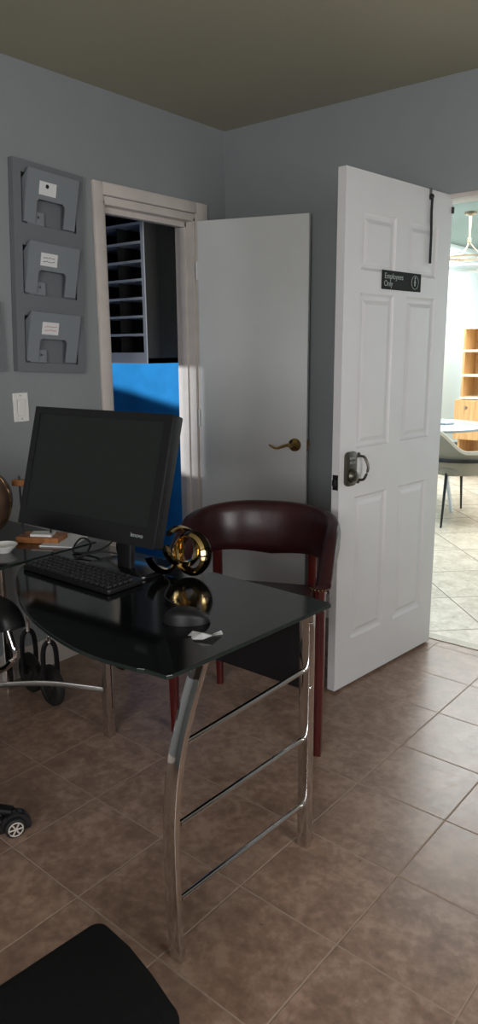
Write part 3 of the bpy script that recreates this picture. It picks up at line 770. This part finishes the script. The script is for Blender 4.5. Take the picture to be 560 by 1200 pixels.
# ================================================================== FOLDED CART
ct = thing('folding_cart', 'folded chrome luggage cart with black forked wheels, leaning by the wall under the desk', 'cart', (.24, -1.50, 0))
CA = math.radians(-8)
for i, (wx, wy) in enumerate(((-.085, .0), (.085, -.02))):
    bm = B(); lathe(bm, [(0, -.017), (.03, -.017), (.034, -.010), (.052, -.010), (.056, -.018), (.076, -.017), (.085, -.008), (.085, .008), (.076, .017), (.056, .018), (.052, .010), (.034, .010), (.03, .017), (0, .017)], 32,
           mtx=Matrix.Translation((wx, wy, .086)) @ Matrix.Rotation(CA, 4, 'Z') @ Matrix.Rotation(PI/2, 4, 'X'))
    wh = link('wheel', bm, 'rubber', ct, True)
    a = CA; dx = Vector((math.cos(a), math.sin(a), 0)); nn = Vector((-math.sin(a), math.cos(a), 0))
    bm = B(); c0 = Vector((wx, wy, 0))
    pts = [c0+nn*.026+Vector((0, 0, .086)), c0+nn*.030+dx*(-.0)+Vector((0, 0, .18)), c0+nn*.024+Vector((0, 0, .25)), c0+Vector((0, 0, .275)), c0-nn*.024+Vector((0, 0, .25)), c0-nn*.030+Vector((0, 0, .18)), c0-nn*.026+Vector((0, 0, .086))]
    sweep(bm, spline(pts, 5), rectp(.020, .010, .003), upv=dx)
    link('fork', bm, 'black_plastic', ct, True)
    bm = B(); tube(bm, [c0+Vector((0, 0, .27)), c0+Vector((-.01, .02, .69))], .010, 12); link('upright_tube', bm, 'chrome', ct, True)
bm = B(); tube(bm, [(-.095, .02, .69), (.075, .0, .69)], .010, 12); tube(bm, [(-.085, .005, .33), (.085, -.015, .33)], .006, 10); link('crossbar', bm, 'dull_chrome', ct, True)

# ================================================================== OFFICE CHAIR (at the frame edge)
ox, oy = .68, -2.28
oc = thing('office_chair', 'black office chair at the frame edge with a silver-hubbed caster on the tiles', 'office chair', (ox, oy, 0), 0)
bm = B(); prism(bm, rounded_rect(-.23, .19, -.22, .22, .08), .44, .52, .025); link('seat', bm, 'fabric', oc, True)
bm = B(); prism(bm, rounded_rect(-.20, .20, .58, 1.0, .09), -.03, .03, .02, mtx=Matrix.Translation((-.27, 0, 0)) @ Matrix(((0, .12, 1, 0), (1, 0, 0, 0), (0, 1, -.12, 0), (0, 0, 0, 1)))); link('backrest', bm, 'fabric', oc, True)
bm = B(); sweep(bm, [(-.12, 0, .43), (-.28, 0, .44), (-.27, 0, .62)], rectp(.05, .012), upv=Vector((0, 1, 0))); link('back_bracket', bm, 'black_metal', oc)
bm = B(); lathe(bm, [(0, .09), (.028, .09), (.028, .28), (.018, .28), (.018, .43), (.07, .432), (.07, .441), (0, .441)], 20); link('gas_column', bm, 'black_metal', oc, True)
a0 = math.atan2(.19, .205)
for k in range(5):
    a = a0+k*2*PI/5; d = Vector((math.cos(a), math.sin(a), 0)); L_ = .285
    bm = B(); sweep(bm, [d*.02+Vector((0, 0, .105)), d*.15+Vector((0, 0, .10)), d*L_+Vector((0, 0, .075))], rectp(.042, .026, .008), scales=[1.2, 1, .7]); link('base_arm', bm, 'black_plastic', oc, True)
    nrm = Vector((math.cos(a-1.1), math.sin(a-1.1), 0)); ax_ = math.atan2(nrm.y, nrm.x)
    CM = Matrix.Translation(d*L_+Vector((0, 0, .030))) @ Matrix.Rotation(ax_, 4, 'Z')
    bm = B()
    # hood
    n = 14; tt = bmesh.new(); A = []
    for i in range(n+1):
        w = math.radians(-25+215*i/n); A.append((.050*math.cos(w), .046*math.sin(w)))
    f = tt.faces.new([tt.verts.new((-.012, y, z)) for y, z in A]); e = bmesh.ops.extrude_face_region(tt, geom=[f])
    for v in e['geom']:
        if isinstance(v, bmesh.types.BMVert): v.co.x = .020
    bmesh.ops.bevel(tt, geom=tt.edges[:], offset=.003, segments=2, affect='EDGES'); merge(bm, tt, 0, CM)
    box(bm, -.008, .008, -.008, .008, .03, .05, mtx=CM)
    cs = link('caster', bm, 'gloss_black', oc, True)
    for sx_ in (-.020, .022):
        bm = B(); lathe(bm, [(0, -.009), (.026, -.009), (.030, -.005), (.030, .005), (.026, .009), (0, .009)], 24, mtx=CM @ Matrix.Translation((sx_, 0, 0)) @ Matrix.Rotation(PI/2, 4, 'Y')); link('wheel', bm, 'rubber', cs, True)
    bm = B(); HM = CM @ Matrix.Translation((.0315, 0, 0))
    rp = [HM @ Vector((0, .021*math.cos(2*PI*i/24), .021*math.sin(2*PI*i/24))) for i in range(24)]
    tube(bm, rp, .0022, 6, True)
    for i in range(6):
        w = 2*PI*i/6; tube(bm, [HM @ Vector((0, 0, 0)), HM @ Vector((0, .021*math.cos(w), .021*math.sin(w)))], .0026, 6)
    link('hub', bm, 'silver', cs, True)
for s in (-1, 1):
    bm = B(); sweep(bm, spline([(-.13, s*.29, .628), (-.06, s*.295, .650), (.06, s*.30, .655), (.12, s*.295, .635), (.14, s*.29, .60)], 6), circ(.038, 14, .024)); arm = link('armrest', bm, 'black_plastic', oc, True)
    bm = B(); tube(bm, spline([(.12, s*.285, .60), (.15, s*.28, .52), (.08, s*.26, .46), (-.05, s*.23, .45), (-.14, s*.27, .50), (-.12, s*.285, .61)], 5), .010, 10); link('arm_tube', bm, 'chrome', arm, True)

# ================================================================== STOOL (bottom of the picture)
fs = thing('padded_stool', 'low black padded stool on the tiles, cut off by the bottom of the frame', 'stool', (1.74, -2.56, 0), math.radians(-6))
hx_, hy_ = .150, .20
o = []
for k in range(7): a = math.radians(90+90*k/6); o.append((-hx_+.028+.028*math.cos(a), hy_-.062+.028*math.sin(a)+.030))
for k in range(7): a = math.radians(180+90*k/6); o.append((-hx_+.03+.03*math.cos(a), -hy_+.03+.03*math.sin(a)))
for k in range(7): a = math.radians(270+90*k/6); o.append((hx_-.03+.03*math.cos(a), -hy_+.03+.03*math.sin(a)))
for k in range(7): a = math.radians(90*k/6); o.append((hx_-.05+.05*math.cos(a), hy_-.105+.05*math.sin(a)+.030))
o += [(.03, hy_-.012), (-.05, hy_-.003)]
bm = B(); prism(bm, o, .24, .30, .012); link('cushion', bm, 'fabric', fs, True)
bm = B(); prism(bm, [(x*.93, y*.93) for x, y in o], .215, .241, .003); link('frame', bm, 'black_plastic', fs, True)
for x in (-.115, .115):
    for y in (-.15, .13):
        bm = B(); tube(bm, [(x*1.1, y*1.1, 0), (x, y, .22)], .013, 12); link('leg', bm, 'black_metal', fs, True)

# ================================================================== FAR ROOM
bs = thing('wooden_bookcase', 'light wooden open bookcase standing against the far bright wall', 'bookcase', (-.25, 4.72, 0), math.radians(0))
BW2, BD = .9, .34
bm = B()
box(bm, -.23, -.21, -BD/2, BD/2, 0, 1.62); box(bm, -.23+BW2, -.21+BW2, -BD/2, BD/2, 0, 1.62); box(bm, -.21, -.23+BW2, BD/2-.015, BD/2, 0, 1.62)
link('case', bm, 'light_wood', bs)
for z in (.86, 1.10, 1.36, 1.60):
    bm = B(); box(bm, -.235, -.205+BW2, -BD/2-.004, BD/2-.015, z, z+.022); link('shelf', bm, 'shelf_edge', bs)
for x in (-.28, .20):
    bm = B(); box(bm, x, x+.47, -BD/2-.03, BD/2-.02, .42, .85, .004); dr = link('drawer', bm, 'light_wood', bs)
    bm = B(); lathe(bm, [(0, 0), (.018, 0), (.015, .012), (0, .014)], 14, mtx=Matrix.Translation((x+.13, -BD/2-.03, .77)) @ Matrix.Rotation(PI/2, 4, 'X')); link('knob', bm, 'bronze', dr, True)
tag(link('vase', (lambda b: (lathe(b, [(0, 0), (.03, 0), (.05, .04), (.045, .09), (.02, .12), (.022, .13), (0, .13)], 18), b)[1])(B()), 'bronze', None, True, (.10, 4.66, 1.123)), 'small round bronze vase on the far bookcase shelf', 'vase')

tb = thing('dining_table', 'pale grey round dining table beyond the open doorway', 'table', (-.156, 2.95, 0))
bm = B(); lathe(bm, [(0, .715), (.53, .715), (.55, .722), (.55, .736), (.54, .742), (0, .742)], 56); link('tabletop', bm, 'table_top', tb, True)
for k in range(4):
    a = math.radians(-21)+k*PI/2; d = Vector((math.cos(a), math.sin(a), 0))
    bm = B(); tube(bm, [d*.38, d*.20+Vector((0, 0, .716))], .016, 12); link('leg', bm, 'black_metal' if k % 2 else 'white_lacquer', tb, True)
bm = B(); prism(bm, [(-.13, -.05), (.10, -.07), (.14, .03), (-.08, .06)], 0, .02, .006); tag(link('folded_cloth', bm, 'table_top', None, True, (-.05, 3.0, .7425)), 'pale folded cloth on top of the round dining table', 'cloth')

def far_chair(cx, cy, rot, label):
    t = thing('dining_armchair', label, 'armchair', (cx, cy, 0), rot)
    bm = B(); q_ = bmesh.new(); n = 48; R1 = []
    for i in range(n+1):
        a = math.radians(-125+250*i/n); k = abs(a)/math.radians(125)
        ux, vy = .29*math.sin(a), .27*math.cos(a)
        zt = .76-.17*min(1, max(0, (k-.25)/.35))**1.0*(3-2*min(1, max(0, (k-.25)/.35)))*min(1, max(0, (k-.25)/.35)) if False else .76-.16*(lambda s: s*s*(3-2*s))(min(1, max(0, (k-.22)/.38)))
        d = Vector((ux, vy)).normalized(); sec = []
        for o_, z in ((-.02, .40), (.012, .40), (.022, .50), (.035, zt-.02), (.02, zt), (-.0, zt), (-.012, zt-.02), (-.022, .48)):
            sec.append(q_.verts.new((ux+d.x*o_-(0 if z > .45 else d.x*.05), vy+d.y*o_-(0 if z > .45 else d.y*.05), z)))
        R1.append(sec)
    for i in range(n):
        for j in range(8): q_.faces.new((R1[i][j], R1[i][(j+1) % 8], R1[i+1][(j+1) % 8], R1[i+1][j]))
    q_.faces.new(R1[0]); q_.faces.new(R1[-1][::-1]); merge(bm, q_)
    rim = [r[4].co.copy() for r in []]
    link('backrest', bm, 'taupe', t, True)
    bm = B(); pts = []
    for i in range(n+1):
        a = math.radians(-125+250*i/n); k = abs(a)/math.radians(125); ux, vy = .29*math.sin(a), .27*math.cos(a); d = Vector((ux, vy)).normalized()
        zt = .76-.16*(lambda s: s*s*(3-2*s))(min(1, max(0, (k-.22)/.38))); pts.append((ux+d.x*.012, vy+d.y*.012, zt+.002))
    tube(bm, pts, .005, 8); link('piping', bm, 'taupe_dark', t, True)
    bm = B(); prism(bm, rounded_rect(-.25, .25, -.27, .22, .10), .40, .48, .02); link('seat', bm, 'taupe', t, True)
    bm = B(); ring = [(.335*math.sin(math.radians(-130+260*i/40)), .31*math.cos(math.radians(-130+260*i/40)), .53) for i in range(41)]
    sweep(bm, ring, rectp(.010, .030, .003)); link('frame_band', bm, 'black_metal', t, True)
    for sx_, sy_ in ((-1, -1), (1, -1), (-1, 1), (1, 1)):
        bm = B(); sweep(bm, [(sx_*.30, sy_*.27, 0), (sx_*.18, sy_*.17, .525)], circ(.012, 10), upv=Vector((0, 1, 0)), scales=[.7, 1.25]); link('leg', bm, 'black_metal', t, True)
    return t
far_chair(.285, 2.61, math.radians(143), 'taupe upholstered dining armchair with black legs at the near side of the round table')

# pendant lamp
pl = thing('pendant_lamp', 'round frosted glass pendant lamp hung on thin arms over the dining table', 'lamp', (.13, 3.02, 2.5))
bm = B(); lathe(bm, [(0, 0), (.05, 0), (.048, -.02), (.01, -.03), (.008, -.20), (.016, -.21), (.016, -.24), (0, -.245)], 20); link('canopy_stem', bm, 'bronze', pl, True)
for k in range(3):
    a = k*2*PI/3+.5; d = Vector((math.cos(a), math.sin(a), 0))
    bm = B(); tube(bm, spline([Vector((0, 0, -.235)), d*.06+Vector((0, 0, -.30)), d*.17+Vector((0, 0, -.36))], 6), .005, 8); link('arm', bm, 'bronze', pl, True)
bm = B(); lathe(bm, [(.165, -.350), (.172, -.350), (.172, -.366), (.165, -.366), (.165, -.350)], 40); link('ring', bm, 'bronze', pl, True)
for k in range(3):
    a = k*2*PI/3+.5; d = Vector((math.cos(a), math.sin(a), 0)); bm = B(); tube(bm, [d*.17+Vector((0, 0, -.37)), d*.172+Vector((0, 0, -.43))], .003, 8); link('rod', bm, 'bronze', pl, True)
bm = B(); lathe(bm, [(.178, -.425), (.180, -.435), (.165, -.455), (.11, -.472), (0, -.478), (0, -.472), (.10, -.466), (.155, -.448), (.170, -.432), (.178, -.425)], 40); link('glass_bowl', bm, 'pendant_glass', pl, True)
